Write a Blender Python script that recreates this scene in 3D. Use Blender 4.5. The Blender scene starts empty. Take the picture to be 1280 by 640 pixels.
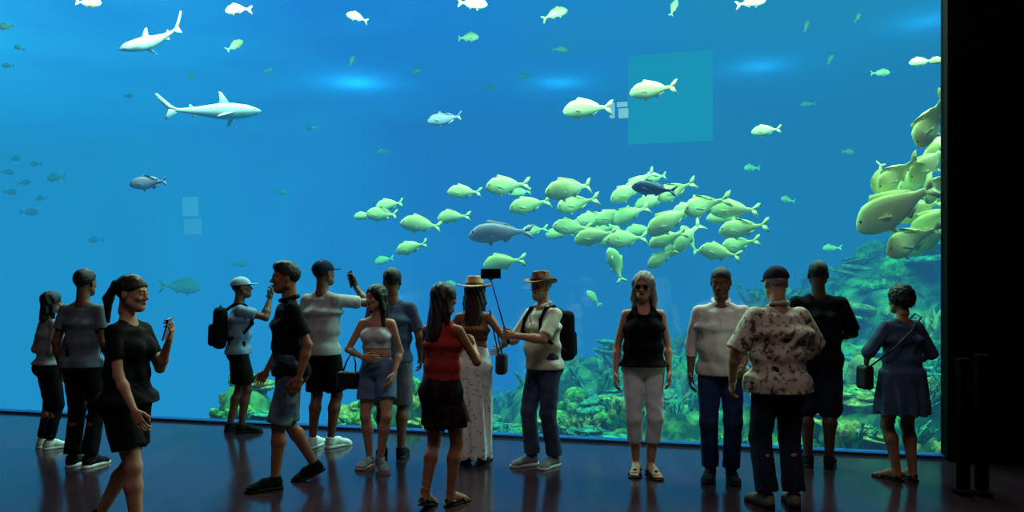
import bpy, math, random
import numpy as np
from mathutils import Vector, Matrix
random.seed(4); np.random.seed(4)
sc=bpy.context.scene
sc.view_settings.view_transform='Standard'
FL=950.0; CH=1.55; HY=365.0
V=Vector
def ground(px,py):
    y=FL*CH/(py-HY); return ((px-640)/FL*y, y)
def lin(c):
    return tuple(((x/255)/12.92 if x/255<=0.04045 else ((x/255+0.055)/1.055)**2.4) for x in c)
# ------------------------------------------------ materials
def newmat(name):
    m=bpy.data.materials.new(name); m.use_nodes=True
    nt=m.node_tree; nt.nodes.clear()
    out=nt.nodes.new('ShaderNodeOutputMaterial'); return m,nt,out
def M(name,c,rough=.8,var=.15,scale=14,bump=.0,bscale=120,spec=.25,c2=None,lo=.35,hi=.65,tex='noise',metal=0,coord='Object'):
    m,nt,out=newmat(name); L=nt.links
    p=nt.nodes.new('ShaderNodeBsdfPrincipled'); L.new(p.outputs[0],out.inputs[0])
    p.inputs['Roughness'].default_value=rough; p.inputs['Specular IOR Level'].default_value=spec; p.inputs['Metallic'].default_value=metal
    tc=nt.nodes.new('ShaderNodeTexCoord')
    if tex=='noise':
        n=nt.nodes.new('ShaderNodeTexNoise'); n.inputs['Scale'].default_value=scale; n.inputs['Detail'].default_value=5; fac=n.outputs[0]
    elif tex=='voronoi':
        n=nt.nodes.new('ShaderNodeTexVoronoi'); n.inputs['Scale'].default_value=scale; fac=n.outputs['Distance']
    L.new(tc.outputs[coord],n.inputs['Vector'])
    r=nt.nodes.new('ShaderNodeValToRGB'); L.new(fac,r.inputs[0])
    a=lin(c); b=lin(c2) if c2 else tuple(min(1,x*(1+var)) for x in a); a=a if c2 else tuple(x*(1-var) for x in a)
    r.color_ramp.elements[0].position=lo; r.color_ramp.elements[0].color=(*a,1)
    r.color_ramp.elements[1].position=hi; r.color_ramp.elements[1].color=(*b,1)
    L.new(r.outputs[0],p.inputs['Base Color'])
    if bump>0:
        n2=nt.nodes.new('ShaderNodeTexNoise'); n2.inputs['Scale'].default_value=bscale; L.new(tc.outputs[coord],n2.inputs['Vector'])
        bm=nt.nodes.new('ShaderNodeBump'); bm.inputs['Strength'].default_value=bump; bm.inputs['Distance'].default_value=.02
        L.new(n2.outputs[0],bm.inputs['Height']); L.new(bm.outputs[0],p.inputs['Normal'])
    return m
def ME(name,c,strength):
    m,nt,out=newmat(name); e=nt.nodes.new('ShaderNodeEmission'); e.inputs[0].default_value=(*lin(c),1); e.inputs[1].default_value=strength
    nt.links.new(e.outputs[0],out.inputs[0]); return m
# ------------------------------------------------ mesh builder
class MB:
    def __init__(s): s.v=[];s.f=[];s.m=[];s.n=0;s.slots=[]
    def slot(s,mat):
        if mat not in s.slots: s.slots.append(mat)
        return s.slots.index(mat)
    def add(s,geo,mat,mx=None):
        v,f=geo
        if len(v)==0: return
        v=np.asarray(v,float)
        if mx is not None:
            A=np.array(mx); v=v@A[:3,:3].T+A[:3,3]
        s.v.append(v); n=s.n
        if isinstance(f,np.ndarray): s.f+= (f+n).tolist()
        else: s.f+=[[i+n for i in q] for q in f]
        s.m+=[s.slot(mat)]*len(f); s.n+=len(v)
    def obj(s,name,smooth=True,parent=None,scale=1.0):
        me=bpy.data.meshes.new(name); vv=np.vstack(s.v)*scale
        me.from_pydata(vv.tolist(),[],s.f)
        for m in s.slots: me.materials.append(m)
        me.polygons.foreach_set('material_index',s.m)
        me.polygons.foreach_set('use_smooth',[smooth]*len(s.f)); me.update()
        o=bpy.data.objects.new(name,me); sc.collection.objects.link(o)
        if parent: o.parent=parent
        return o
def box(c,h):
    x,y,z=c;a,b,d=h
    v=[(x+i*a,y+j*b,z+k*d) for i in(-1,1) for j in(-1,1) for k in(-1,1)]
    f=[(0,1,3,2),(4,6,7,5),(0,4,5,1),(2,3,7,6),(0,2,6,4),(1,5,7,3)]
    return v,[list(q) for q in f]
def rbox(c,h,b=.004):
    import bmesh
    bm=bmesh.new(); bmesh.ops.create_cube(bm,size=1)
    for v in bm.verts: v.co=V((c[0]+v.co.x*2*h[0],c[1]+v.co.y*2*h[1],c[2]+v.co.z*2*h[2]))
    bmesh.ops.bevel(bm,geom=bm.edges[:],offset=b,segments=2,affect='EDGES',profile=.7)
    bm.verts.index_update()
    r=([tuple(v.co) for v in bm.verts],[[v.index for v in f.verts] for f in bm.faces]); bm.free(); return r
def ball(c,r,n=10):
    if not hasattr(r,'__len__'): r=(r,r,r)
    vs=[];fs=[]
    for i in range(n+1):
        a=math.pi*i/n
        for j in range(n*2):
            b=math.pi*j/n
            vs.append((c[0]+r[0]*math.sin(a)*math.cos(b),c[1]+r[1]*math.sin(a)*math.sin(b),c[2]+r[2]*math.cos(a)))
    for i in range(n):
        for j in range(n*2):
            j2=(j+1)%(n*2); fs.append([i*n*2+j,(i+1)*n*2+j,(i+1)*n*2+j2,i*n*2+j2])
    return vs,fs
def tube(pts,r,n=8):
    vs=[];fs=[]
    pts=[V(p) for p in pts]
    for i,p in enumerate(pts):
        d=(pts[min(i+1,len(pts)-1)]-pts[max(i-1,0)]).normalized()
        a=d.orthogonal().normalized() if i==0 else (a-d*a.dot(d)).normalized()
        b=d.cross(a); rr=r[i] if hasattr(r,'__len__') else r
        for k in range(n):
            t=2*math.pi*k/n; vs.append(tuple(p+a*math.cos(t)*rr+b*math.sin(t)*rr))
    for i in range(len(pts)-1):
        for k in range(n):
            k2=(k+1)%n; fs.append([i*n+k,i*n+k2,(i+1)*n+k2,(i+1)*n+k])
    fs.append(list(range(n))[::-1]); fs.append([(len(pts)-1)*n+k for k in range(n)])
    return vs,fs
# ------------------------------------------------ SDF
def A3(p): return np.array([p[0],p[1],p[2]],float)
def cone(a,b,ra,rb,flat=False,flata=False):
    a=A3(a);b=A3(b);ab=b-a;L2=max(1e-9,ab@ab);dn=ab/math.sqrt(L2)
    def fn(X,Y,Z):
        x=X-a[0];y=Y-a[1];z=Z-a[2]
        tt=(x*ab[0]+y*ab[1]+z*ab[2])/L2; t=np.clip(tt,0,1)
        d=np.sqrt((x-t*ab[0])**2+(y-t*ab[1])**2+(z-t*ab[2])**2)-(ra+(rb-ra)*t)
        if flat: d=np.maximum(d,(tt-1)*math.sqrt(L2))
        if flata: d=np.maximum(d,-tt*math.sqrt(L2))
        return d
    r=max(ra,rb); return fn,np.minimum(a,b)-r,np.maximum(a,b)+r
def econe(a,b,ra,rb,S,Fw,cap=None,flat=False):
    a=A3(a);b=A3(b);ab=b-a;L2=max(1e-9,ab@ab);dn=ab/math.sqrt(L2)
    S=A3(S);S=S-dn*(S@dn);S/=np.linalg.norm(S);Fw=A3(Fw);Fw=Fw-dn*(Fw@dn)-S*(Fw@S);Fw/=np.linalg.norm(Fw)
    def fn(X,Y,Z):
        x=X-a[0];y=Y-a[1];z=Z-a[2]
        tt=(x*ab[0]+y*ab[1]+z*ab[2])/L2; t=np.clip(tt,0,1)
        x=x-t*ab[0];y=y-t*ab[1];z=z-t*ab[2]
        u=x*S[0]+y*S[1]+z*S[2]; v=x*Fw[0]+y*Fw[1]+z*Fw[2]; w=x*dn[0]+y*dn[1]+z*dn[2]
        rx=ra[0]+(rb[0]-ra[0])*t; ry=ra[1]+(rb[1]-ra[1])*t
        rz=cap if cap else .5*(rx+ry)
        q=np.sqrt((u/rx)**2+(v/ry)**2+(w/rz)**2)
        d=(q-1)*np.minimum(np.minimum(rx,ry),rz if cap else 9)
        if flat: d=np.maximum(d,(tt-1)*math.sqrt(L2))
        return d
    r=max(*ra,*rb); return fn,np.minimum(a,b)-r,np.maximum(a,b)+r
def ell(c,r,R=None):
    c=A3(c); r=np.array(r,float)
    R=np.eye(3) if R is None else np.array(R)
    def fn(X,Y,Z):
        x=X-c[0];y=Y-c[1];z=Z-c[2]
        p=[x*R[0,i]+y*R[1,i]+z*R[2,i] for i in range(3)]
        k0=np.sqrt(sum((p[i]/r[i])**2 for i in range(3))); k1=np.sqrt(sum((p[i]/r[i]**2)**2 for i in range(3)))+1e-9
        return k0*(k0-1)/k1
    m=r.max(); return fn,c-m,c+m
def rb(c,h,r,R=None):
    c=A3(c); h=np.array(h,float); R=np.eye(3) if R is None else np.array(R)
    def fn(X,Y,Z):
        x=X-c[0];y=Y-c[1];z=Z-c[2]
        q=[np.abs(x*R[0,i]+y*R[1,i]+z*R[2,i])-h[i]+r for i in range(3)]
        return np.sqrt(sum(np.maximum(a,0)**2 for a in q))+np.minimum(np.maximum(np.maximum(q[0],q[1]),q[2]),0)-r
    m=np.linalg.norm(h); return fn,c-m,c+m
class Field:
    BIG=.07
    def __init__(s,prims,h,pad=.03):
        lo=np.min([p[1] for p in prims],0)-pad; hi=np.max([p[2] for p in prims],0)+pad
        s.lo=lo; s.h=h; n=np.ceil((hi-lo)/h).astype(int)+1
        s.F=np.full(n,s.BIG,np.float32); s.n=n
    def win(s,lo,hi):
        i0=np.clip(np.floor((lo-s.lo-s.BIG)/s.h).astype(int),0,s.n-1); i1=np.clip(np.ceil((hi-s.lo+s.BIG)/s.h).astype(int)+1,1,s.n)
        ax=[s.lo[i]+s.h*np.arange(i0[i],i1[i]) for i in range(3)]
        return tuple(slice(i0[i],i1[i]) for i in range(3)),ax[0][:,None,None],ax[1][None,:,None],ax[2][None,None,:]
    def add(s,prims,k=.02):
        for fn,lo,hi in prims:
            w,X,Y,Z=s.win(lo,hi); f=s.F[w]
            if f.size==0: continue
            d=fn(X,Y,Z); h=np.clip(.5+.5*(f-d)/k,0,1); s.F[w]=f*(1-h)+d*h-k*h*(1-h)
        return s
    def sub(s,prims,k=.008):
        for fn,lo,hi in prims:
            w,X,Y,Z=s.win(lo,hi); f=s.F[w]
            if f.size==0: continue
            d=-fn(X,Y,Z); h=np.clip(.5-.5*(f-d)/k,0,1); s.F[w]=f*(1-h)+d*h+k*h*(1-h)
        return s
    def full(s):
        return (s.lo[0]+s.h*np.arange(s.n[0])[:,None,None],s.lo[1]+s.h*np.arange(s.n[1])[None,:,None],s.lo[2]+s.h*np.arange(s.n[2])[None,None,:])
    def cut(s,fn):
        s.F=np.maximum(s.F,fn(*s.full())); return s
    def disp(s,amp,f):
        X,Y,Z=s.full()
        s.F=s.F+amp*np.sin(f*X+1.7*np.sin(.6*f*Y)+.5*f*Z)*np.sin(f*Y+1.3*np.sin(.7*f*Z+2))*np.cos(.8*f*Z+1.5*np.sin(.9*f*X)); return s
    def folds(s,amp,f=26):
        # slanting drape creases of varying strength, only ever pushing the cloth outwards
        X,Y,Z=s.full(); f=f*.8
        a=np.sin(f*.7*Z+1.3*f*X+2.6*np.sin(7*Y+5*X+3*Z)); b=np.sin(.8*f*Z-1.4*f*X+2.4*np.sin(8*Y-6*Z)+1)
        c=np.sin(11*X+9*Z+4*Y)*.5+.5; e=.35+.65*(np.sin(13*Z-7*X+5*Y)*.5+.5)
        s.F=s.F-amp*e*(a*a*c+b*b*(1-c)); return s
    def mesh(s):
        F=s.F; F[0]=F[-1]=.05; F[:,0]=F[:,-1]=.05; F[:,:,0]=F[:,:,-1]=.05
        S=(F<0).astype(np.int8)
        c=sum(S[i:S.shape[0]-1+i,j:S.shape[1]-1+j,k:S.shape[2]-1+k] for i in(0,1) for j in(0,1) for k in(0,1))
        act=(c>0)&(c<8); ai=np.argwhere(act); idx=np.full(act.shape,-1,np.int64); idx[act]=np.arange(len(ai))
        pos=np.zeros((len(ai),3)); cnt=np.zeros(len(ai))
        O=[(i,j,k) for i in(0,1) for j in(0,1) for k in(0,1)]
        val={o:F[ai[:,0]+o[0],ai[:,1]+o[1],ai[:,2]+o[2]].astype(float) for o in O}
        for o in O:
            for a in range(3):
                if o[a]==0:
                    p=list(o);p[a]=1;p=tuple(p); x,y=val[o],val[p]; m=(x<0)!=(y<0)
                    t=np.where(m,x/np.where(m,x-y,1),0)
                    for q in range(3): pos[:,q]+=m*(o[q]+(t if q==a else 0))
                    cnt+=m
        vs=(ai+pos/cnt[:,None])*s.h+s.lo
        fs=[]
        for a in range(3):
            b,d=(a+1)%3,(a+2)%3
            sl=[slice(None)]*3; sl0=list(sl);sl1=list(sl); sl0[a]=slice(0,-1); sl1[a]=slice(1,None)
            s0=S[tuple(sl0)];s1=S[tuple(sl1)]; e=np.argwhere(s0!=s1)
            e=e[(e[:,b]>0)&(e[:,d]>0)&(e[:,b]<F.shape[b]-1)&(e[:,d]<F.shape[d]-1)]
            def g(db,dd):
                q=e.copy();q[:,b]-=db;q[:,d]-=dd; return idx[q[:,0],q[:,1],q[:,2]]
            q=np.stack([g(1,1),g(0,1),g(0,0),g(1,0)],1)
            fl=s0[e[:,0],e[:,1],e[:,2]]==0
            q[fl]=q[fl][:,::-1]; fs.append(q)
        return vs,np.vstack(fs)
# ------------------------------------------------ human parts
cache={}
def headgeo(sex):
    k=('head',sex)
    if k in cache: return cache[k]
    j=1.0 if sex=='m' else .92
    P=[ell((0,-.012,.033),(.076,.097,.086)),ell((0,.02,-.035),(.06*j,.07,.08)),ell((0,.055,-.085),(.034*j,.03,.027)),
       cone((-.05*j,0,-.05),(-.02,.06,-.085),.022,.02),cone((.05*j,0,-.05),(.02,.06,-.085),.022,.02),cone((0,-.03,-.05),(0,-.035,-.12),.05*j,.05*j)]
    f=Field(P,.005).add(P,.025)
    f.sub([ell((-.031,.1,.008),(.02,.02,.013)),ell((.031,.1,.008),(.02,.02,.013))],.012)
    f.add([cone((-.035,.076,.03),(-.008,.084,.026),.009,.009),cone((.035,.076,.03),(.008,.084,.026),.009,.009)],.012)
    f.add([cone((0,.083,.018),(0,.106,-.02),.007,.011),ell((-.012,.094,-.025),(.009,.01,.008)),ell((.012,.094,-.025),(.009,.01,.008))],.008)
    f.add([ell((-.036,.066,-.02),(.02,.015,.016)),ell((.036,.066,-.02),(.02,.015,.016))],.02)
    f.add([ell((-.078,-.008,-.003),(.009,.02,.033)),ell((.078,-.008,-.003),(.009,.02,.033))],.006)
    f.sub([ell((-.089,-.003,.003),(.006,.01,.018)),ell((.089,-.003,.003),(.006,.01,.018))],.006)
    cache[k]=f.mesh(); return cache[k]
def small(P,h=.003,k=.004):
    return Field(P,h,.012).add(P,k).mesh()
def lipgeo():
    if 'lip' not in cache: cache['lip']=small([cone((-.02,.083,-.056),(0,.092,-.052),.0035,.0055),cone((.02,.083,-.056),(0,.092,-.052),.0035,.0055),cone((-.015,.085,-.061),(.015,.085,-.061),.005,.005)])
    return cache['lip']
def browgeo():
    if 'brow' not in cache: cache['brow']=small([cone((s*.046,.076,.033),(s*.016,.091,.033),.003,.0045) for s in(-1,1)])
    return cache['brow']
def lidgeo():
    # upper eyelids
    if 'lid' not in cache: cache['lid']=small([cone((s*.043,.082,.0145),(s*.019,.0865,.0145),.0042,.0042) for s in(-1,1)]+[cone((s*.042,.081,.000),(s*.02,.0855,-.0005),.0035,.0035) for s in(-1,1)])
    return cache['lid']
def hairgeo(kind):
    if ('hair',kind) in cache: return cache[('hair',kind)]
    cap=ell((0,-.014,.038),(.086,.107,.094)); h=.007
    line=lambda k,b:(lambda X,Y,Z:((b+k*(Y+.09))-Z)/math.sqrt(1+k*k))
    if kind=='short':
        f=Field([cap],h).add([cap]).disp(.003,90).cut(line(.72,-.045))
    elif kind=='crop':
        cap=ell((0,-.014,.035),(.08,.101,.089)); f=Field([cap],h).add([cap]).disp(.001,90).cut(line(.66,-.05))
    elif kind=='quiff':
        P=[cap,ell((0,.015,.105),(.058,.07,.03))]; f=Field(P,h).add(P,.04).disp(.004,80).cut(line(.68,-.045))
    elif kind in('long','longgrey','bob'):
        e={'long':-.33,'longgrey':-.25,'bob':-.17}[kind]
        P=[ell((0,-.014,.036),(.09,.108,.094)),econe((0,-.05,-.0),(0,-.075,e),(.088,.055),(.085,.04),(1,0,0),(0,1,0))]
        P+=[cone((s*.072,.01,.04),(s*.088,-.01,-.11),.028,.026) for s in(-1,1)]+[cone((s*.088,-.01,-.11),(s*.09,-.0,max(e,-.26)),.026,.018) for s in(-1,1)]
        f=Field(P,h).add(P,.02); X,Y,Z=f.full(); f.F=f.F+.0035*np.sin(150*X+30*Y+8*np.sin(9*Z)); 
        f.sub([ell((0,.1,-.02),(.058,.075,.09)),ell((0,.06,-.17),(.07,.075,.12))],.012)
    elif kind=='pony':
        P=[cap,ell((0,-.11,.05),(.03,.03,.03)),cone((0,-.125,.05),(0,-.165,-.05),.026,.032),cone((0,-.165,-.05),(0,-.15,-.2),.032,.012)]
        f=Field(P,h).add(P,.02).disp(.003,80); g=line(.62,-.05); X,Y,Z=f.full(); f.F=np.where(Y>-.1,np.maximum(f.F,g(X,Y,Z)),f.F)
    elif kind=='curly':
        P=[ell((0,-.03,.045),(.105,.115,.1)),ell((0,-.09,-.01),(.085,.05,.07)),ell((-.07,-.03,0),(.04,.05,.05)),ell((.07,-.03,0),(.04,.05,.05))]
        f=Field(P,h).add(P,.02).disp(.011,95).sub([ell((0,.11,-.03),(.07,.08,.1))],.01)
    elif kind=='beard':
        P=[ell((0,.028,-.058),(.061,.068,.062)),ell((0,.065,-.095),(.035,.03,.03))]; f=Field(P,.005).add(P,.02).disp(.002,150).cut(lambda X,Y,Z:(Z+.028+.0*X)).sub([ell((0,.1,-.056),(.021,.02,.009))],.004)
    cache[('hair',kind)]=f.mesh(); return cache[('hair',kind)]
def handgeo(side,curl,grip=False):
    k=('hand',side,curl)
    if k in cache: return cache[k]
    sg=-1 if side=='R' else 1
    P=[econe((0,-.012,0),(0,.02,0),(.024,.019),(.031,.017),(1,0,0),(0,0,1)),econe((0,.02,0),(0,.078,0),(.031,.017),(.039,.013),(1,0,0),(0,0,1),cap=.014)]
    fs=[(.029,.082,.074),(.0095,.088,.084),(-.0105,.085,.077),(-.029,.076,.06)]
    f=Field(P+[ell((0,.06,-.03),(.08,.12,.08))],.0038,.01).add(P,.012)
    for i,(x,y,L) in enumerate(fs):
        p=V((sg*x,y,0)); a=math.radians(8); r=.0088 if i<3 else .0075
        sp=sg*x*1.2
        for q,(fr) in enumerate((.45,.3,.25)):
            a+=math.radians(curl*(.55 if q==0 else 1.0)*(1+.06*i))
            d=V((sp,math.cos(a),-math.sin(a))).normalized(); p2=p+d*L*fr
            f.add([cone(p,p2,r,r*.92)],.003); p=p2; r*=.92
    t=[V((sg*.022,.018,-.006)),V((sg*.044,.045,-.016)),V((sg*.056,.074,-.02-curl*.0002)),V((sg*(.06-curl*.0004),.099,-.022-curl*.0003))]
    f.add([cone(t[0],t[1],.013,.0115),cone(t[1],t[2],.011,.0095),cone(t[2],t[3],.0095,.008)],.006)
    cache[k]=f.mesh(); return cache[k]
def shoegeo(kind):
    if ('shoe',kind) in cache: return cache[('shoe',kind)]
    S=(1,0,0);U=(0,0,1)
    foot=[econe((0,-.15,.035),(0,-.06,.04),(.03,.035),(.034,.036),S,U),econe((0,-.06,.04),(0,.02,.024),(.034,.034),(.044,.022),S,U),cone((0,-.13,.05),(0,-.128,.11),.034,.036),cone((0,-.12,.075),(0,-.02,.035),.03,.022)]
    if kind=='foot':
        f=Field(foot+[ell((0,.07,.02),(.05,.03,.02))],.006).add(foot,.02)
        for i,(x,l,r) in enumerate([(-.026,.075,.0125),(-.007,.072,.0095),(.008,.066,.009),(.022,.058,.0085),(.034,.046,.008)]): f.add([cone((x,.02,.017),(x,l,.012),r,r)],.005)
        g=f.cut(lambda X,Y,Z:.004-Z).mesh()
    elif kind=='upper':
        P=[econe((0,-.148,.045),(0,-.05,.05),(.037,.045),(.041,.045),S,U),econe((0,-.05,.05),(0,.035,.03),(.041,.043),(.047,.032),S,U),econe((0,.035,.03),(0,.062,.025),(.047,.032),(.04,.024),S,U),cone((0,-.135,.05),(0,-.13,.1),.043,.045,flat=True)]
        f=Field(P,.007).add(P,.02); f.add([cone((x,-.04+.018*i,.083-.011*i),(-x,-.04+.018*i,.083-.011*i),.004,.004) for i in range(4) for x in(.02,)],.003); g=f.cut(lambda X,Y,Z:.018-Z).mesh()
    elif kind in('sole','flatsole'):
        t=.026 if kind=='sole' else .014
        P=[econe((0,-.145,t/2),(0,.045,t/2),(.042,.06),(.051,.06),S,U)]
        g=Field(P,.006).add(P).cut(lambda X,Y,Z:np.maximum(Z-t,-Z)).mesh()
    elif kind=='straps':
        P=[cone((-.048,.0,.014),(0,.01,.056),.014,.014),cone((.048,.0,.014),(0,.01,.056),.014,.014),cone((-.042,-.12,.03),(0,-.085,.09),.01,.01),cone((.042,-.12,.03),(0,-.085,.09),.01,.01),cone((-.04,-.13,.035),(0,-.178,.055),.012,.012),cone((.04,-.13,.035),(0,-.178,.055),.012,.012)]
        g=Field(P,.005).add(P,.006).mesh()
    cache[('shoe',kind)]=g; return g
def capgeo(back=False):
    P=[ell((0,-.013,.04),(.091,.112,.092))]
    f=Field(P+[ell((0,.1,.04),(.08,.1,.03))],.006).add(P).cut(lambda X,Y,Z:.035+.12*(Y+.0)*0-Z)
    f.add([ell((0,.108,.036),(.068,.078,.007)),ell((0,-.013,.13),(.008,.008,.006))],.006); return f.mesh()
def hatgeo(br,hc,curve):
    P=[ell((0,-.005,.045),(br,br*1.08,.02))]
    brim=Field(P+[ell((0,0,.06),(br,br*1.1,.06))],.006)
    def fn(X,Y,Z):
        r=np.sqrt(X**2+(Y/1.08)**2)/br; zc=.05+curve*(r**2)*(X/br)**2-.012*r*r*(Y/br)**2
        return np.maximum(np.abs(Z-zc)-.005,(r-1)*br)
    brim.add([(fn,brim.lo,brim.lo+brim.n*brim.h)],.001)
    cr=[econe((0,-.005,.05),(0,-.005,.05+hc),(.092,.112),(.072,.095),(1,0,0),(0,1,0),cap=.014)]
    brim.add(cr,.008).sub([ell((0,-.0,.075+hc),(.022,.085,.02)),ell((.075,.07,.05+hc),(.025,.03,.03)),ell((-.075,.07,.05+hc),(.025,.03,.03))],.02)
    band=[econe((0,-.005,.056),(0,-.005,.078),(.095,.115),(.092,.112),(1,0,0),(0,1,0),cap=.004)]
    return brim.mesh(),Field(band,.006).add(band).mesh()
def ik(a,b,l1,l2,pole):
    d=b-a; L=min(d.length,l1+l2-.003); dr=d.normalized(); b=a+dr*L
    x=(l1*l1-l2*l2+L*L)/(2*L); h=math.sqrt(max(0,l1*l1-x*x)); p=V(pole); p=(p-dr*p.dot(dr)).normalized()
    return a+dr*x+p*h,b
def frame(o,Y,N):
    Y=Y.normalized(); Z=-V(N); Z=(Z-Y*Z.dot(Y)).normalized(); X=Y.cross(Z)
    m=Matrix.Identity(4)
    for i in range(3): m[i][0]=X[i];m[i][1]=Y[i];m[i][2]=Z[i];m[i][3]=o[i]
    return m
eyew=M('eye_white',(165,160,155),.3,.02); iris=M('eye_iris',(34,22,16),.2,.05)
LIP=M('lips',(120,62,56),.5,.08)
SK={'fair':M('skin_fair',(186,134,110),.55,.07,9,spec=.3),'tan':M('skin_tan',(148,96,73),.55,.08,9,spec=.3),'brown':M('skin_brown',(110,70,52),.5,.08,9,spec=.3),'dark':M('skin_dark',(74,46,37),.5,.08,9,spec=.3)}
HC={'black':M('hair_black',(18,14,14),.45,.3,60,.4,200,.35),'brown':M('hair_brown',(40,24,19),.45,.3,60,.4,200,.35),'grey':M('hair_grey',(146,141,136),.5,.2,70,.4,200,.3)}
def fabric(name,c,**k):
    d=dict(rough=.9,var=.1,scale=18,bump=.12,bscale=60,spec=.1); d.update(k); return M('fabric_'+name,c,**d)
def person(name,px,py,heading,H,s):
    sex=s.get('sex','m'); m=sex=='m'; w=s.get('w',.93 if m else .97)
    # ----- rig
    fR=s.get('fR',(.1,.1,-8,0,0)); fL=s.get('fL',(-.1,.1,8,0,0))
    FM={}
    for k,f in(('R',fR),('L',fL)):
        FM[k]=Matrix.Translation((f[0],f[1],f[4]))@Matrix.Rotation(math.radians(f[2]),4,'Z')@Matrix.Rotation(-math.radians(f[3]),4,'X')
    ank={k:FM[k]@V((0,-.13,.085)) for k in FM}
    po=s.get('pel',(0,0)); hx=.088 if m else .085
    pz=.93-s.get('drop',0)
    for k,sg in(('R',1),('L',-1)):
        dh=math.hypot(po[0]+sg*hx-ank[k].x,po[1]-ank[k].y); pz=min(pz,ank[k].z+math.sqrt(max(.3,.828**2-dh*dh))+.03)
    pel=V((po[0],po[1],pz)); lf,ls=[math.radians(a) for a in s.get('lean',(2,0))]
    U=V((math.sin(ls),math.sin(lf),math.cos(lf)*math.cos(ls))).normalized()
    tw=math.radians(s.get('twist',0)); S=V((math.cos(tw),math.sin(tw),0)); S=(S-U*S.dot(U)).normalized(); Fw=U.cross(S)
    S0=V((1,0,0));F0=V((0,1,0))
    waist=pel+U*.16; chest=pel+U*.33; shm=pel+U*.44; nb=pel+U*.52-Fw*.012
    hc=nb+U*.172+Fw*.028
    hy,hp=[math.radians(a) for a in s.get('head',(0,0))]
    T=Matrix.Identity(4)
    for i in range(3): T[i][0]=S[i];T[i][1]=Fw[i];T[i][2]=U[i];T[i][3]=hc[i]
    HM=T@Matrix.Rotation(hy,4,'Z')@Matrix.Rotation(hp,4,'X')
    sw=.172*(.94+.06*w) if m else .148
    sh={'R':shm+S*sw+U*.004,'L':shm-S*sw+U*.004}
    wr={'R':V(s.get('wR',(.235*(.75+.25*w),.03,.86))),'L':V(s.get('wL',(-.235*(.75+.25*w),.03,.86)))}
    po_={'R':V(s.get('pR',(.35,-1,-.2))),'L':V(s.get('pL',(-.35,-1,-.2)))}
    el={}
    for k in 'RL': el[k],wr[k]=ik(sh[k],wr[k],.285,.25,po_[k])
    hip={'R':pel+V((hx,0,-.03)),'L':pel+V((-hx,0,-.03))}; kn={}
    for k in 'RL':
        fd=FM[k].to_3x3()@V((0,1,0)); fd.z=0; kn[k],_=ik(hip[k],ank[k],.42,.41,fd*1.0)
    rad={'pel':(.158,.108),'waist':(.146,.102),'chest':(.158,.112),'sh':(.134,.076)} if m else {'pel':(.162,.112),'waist':(.12,.088),'chest':(.132,.096),'sh':(.112,.07)}
    rad={k:(a*w,b*w) for k,(a,b) in rad.items()}
    bl=s.get('belly',0)
    def torso(e,lo='pel'):
        r={k:(a+e,b+e) for k,(a,b) in rad.items()}
        P=[econe(pel-V((0,0,.02)),waist,r['pel'],r['waist'],S0,F0,cap=.07),econe(waist,chest,r['waist'],r['chest'],S,Fw,cap=.05),econe(chest,shm,r['chest'],r['sh'],S,Fw,cap=.045)]
        if bl: P.append(ell(waist+Fw*.05-U*.02,(.13*w+e,.09+bl+e,.13+e)))
        P+=[cone(nb-U*.015,sh[k]-S*(sw*.12)*(1 if k=='R' else -1)-U*.002,.04+e*.5,.036+e*.5) for k in 'RL']
        if not m: P+=[ell(chest+S*x*.068+Fw*(.07*w)-U*.0,(.058+e*.8,.052+e*.8,.056+e*.8)) for x in(-1,1)]
        P+=[ell(pel+V((x*.075,-.05*w,-.04)),(.083*w+e*.6,.083*w+e*.6,.09+e*.6)) for x in(-1,1)]
        return P
    af=(w*.5+.5)*(1 if m else .84)
    def arm(k): return [cone(sh[k],el[k],.05*af,.037*af),cone(el[k],el[k].lerp(wr[k],.3),.036*af,.04*af),cone(el[k].lerp(wr[k],.3),wr[k]+(wr[k]-el[k])*.03,.04*af,.0245*af)]
    lg=(w*.5+.5)*(1 if m else .96)
    def leg(k):
        a,b,c=hip[k],kn[k],ank[k]; back=(FM[k].to_3x3()@V((0,-1,0)))
        mid=b.lerp(c,.3)+back*.012
        return [cone(a,a.lerp(b,.5),.088*lg,.075*lg),cone(a.lerp(b,.5),b,.075*lg,.053*lg),cone(b,mid,.05*lg,.056*lg),cone(mid,c,.056*lg,.034*lg)]
    mb=MB(); sk=SK[s.get('skin','tan')]
    neck=[cone(nb-U*.03,HM@V((0,-.025,-.05)),.058 if m else .048,.052 if m else .043)]
    P=torso(0)+arm('R')+arm('L')+leg('R')+leg('L')+neck
    f=Field(P,.011).add(torso(0),.035).add(neck,.03)
    for k in 'RL': f.add(arm(k),.02).add(leg(k),.025)
    mb.add(f.mesh(),sk)
    # head
    mb.add(headgeo(sex),sk,HM); mb.add(lipgeo(),LIP,HM); mb.add(lidgeo(),sk,HM)
    hk,hcol=s.get('hair',('short','black'))
    mb.add(browgeo(),HC[hcol],HM)
    for x in(-1,1):
        mb.add(ball((x*.031,.0765,.007),.0115,8),eyew,HM); mb.add(ball((x*.031,.0858,.007),(.0055,.004,.0055),6),iris,HM)
    if hk: mb.add(hairgeo(hk),HC[hcol],HM)
    if s.get('beard'): mb.add(hairgeo('beard'),HC[s['beard']],HM)
    if s.get('glasses'):
        g=[ell((x*.032,.1,.008),(.026,.006,.02)) for x in(-1,1)]+[cone((-.01,.104,.012),(.01,.104,.012),.003,.003)]+[cone((x*.056,.095,.014),(x*.08,0,.01),.003,.003) for x in(-1,1)]
        mb.add(small(g,.004),BLKP,HM)
    # hands
    HMs={}
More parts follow.
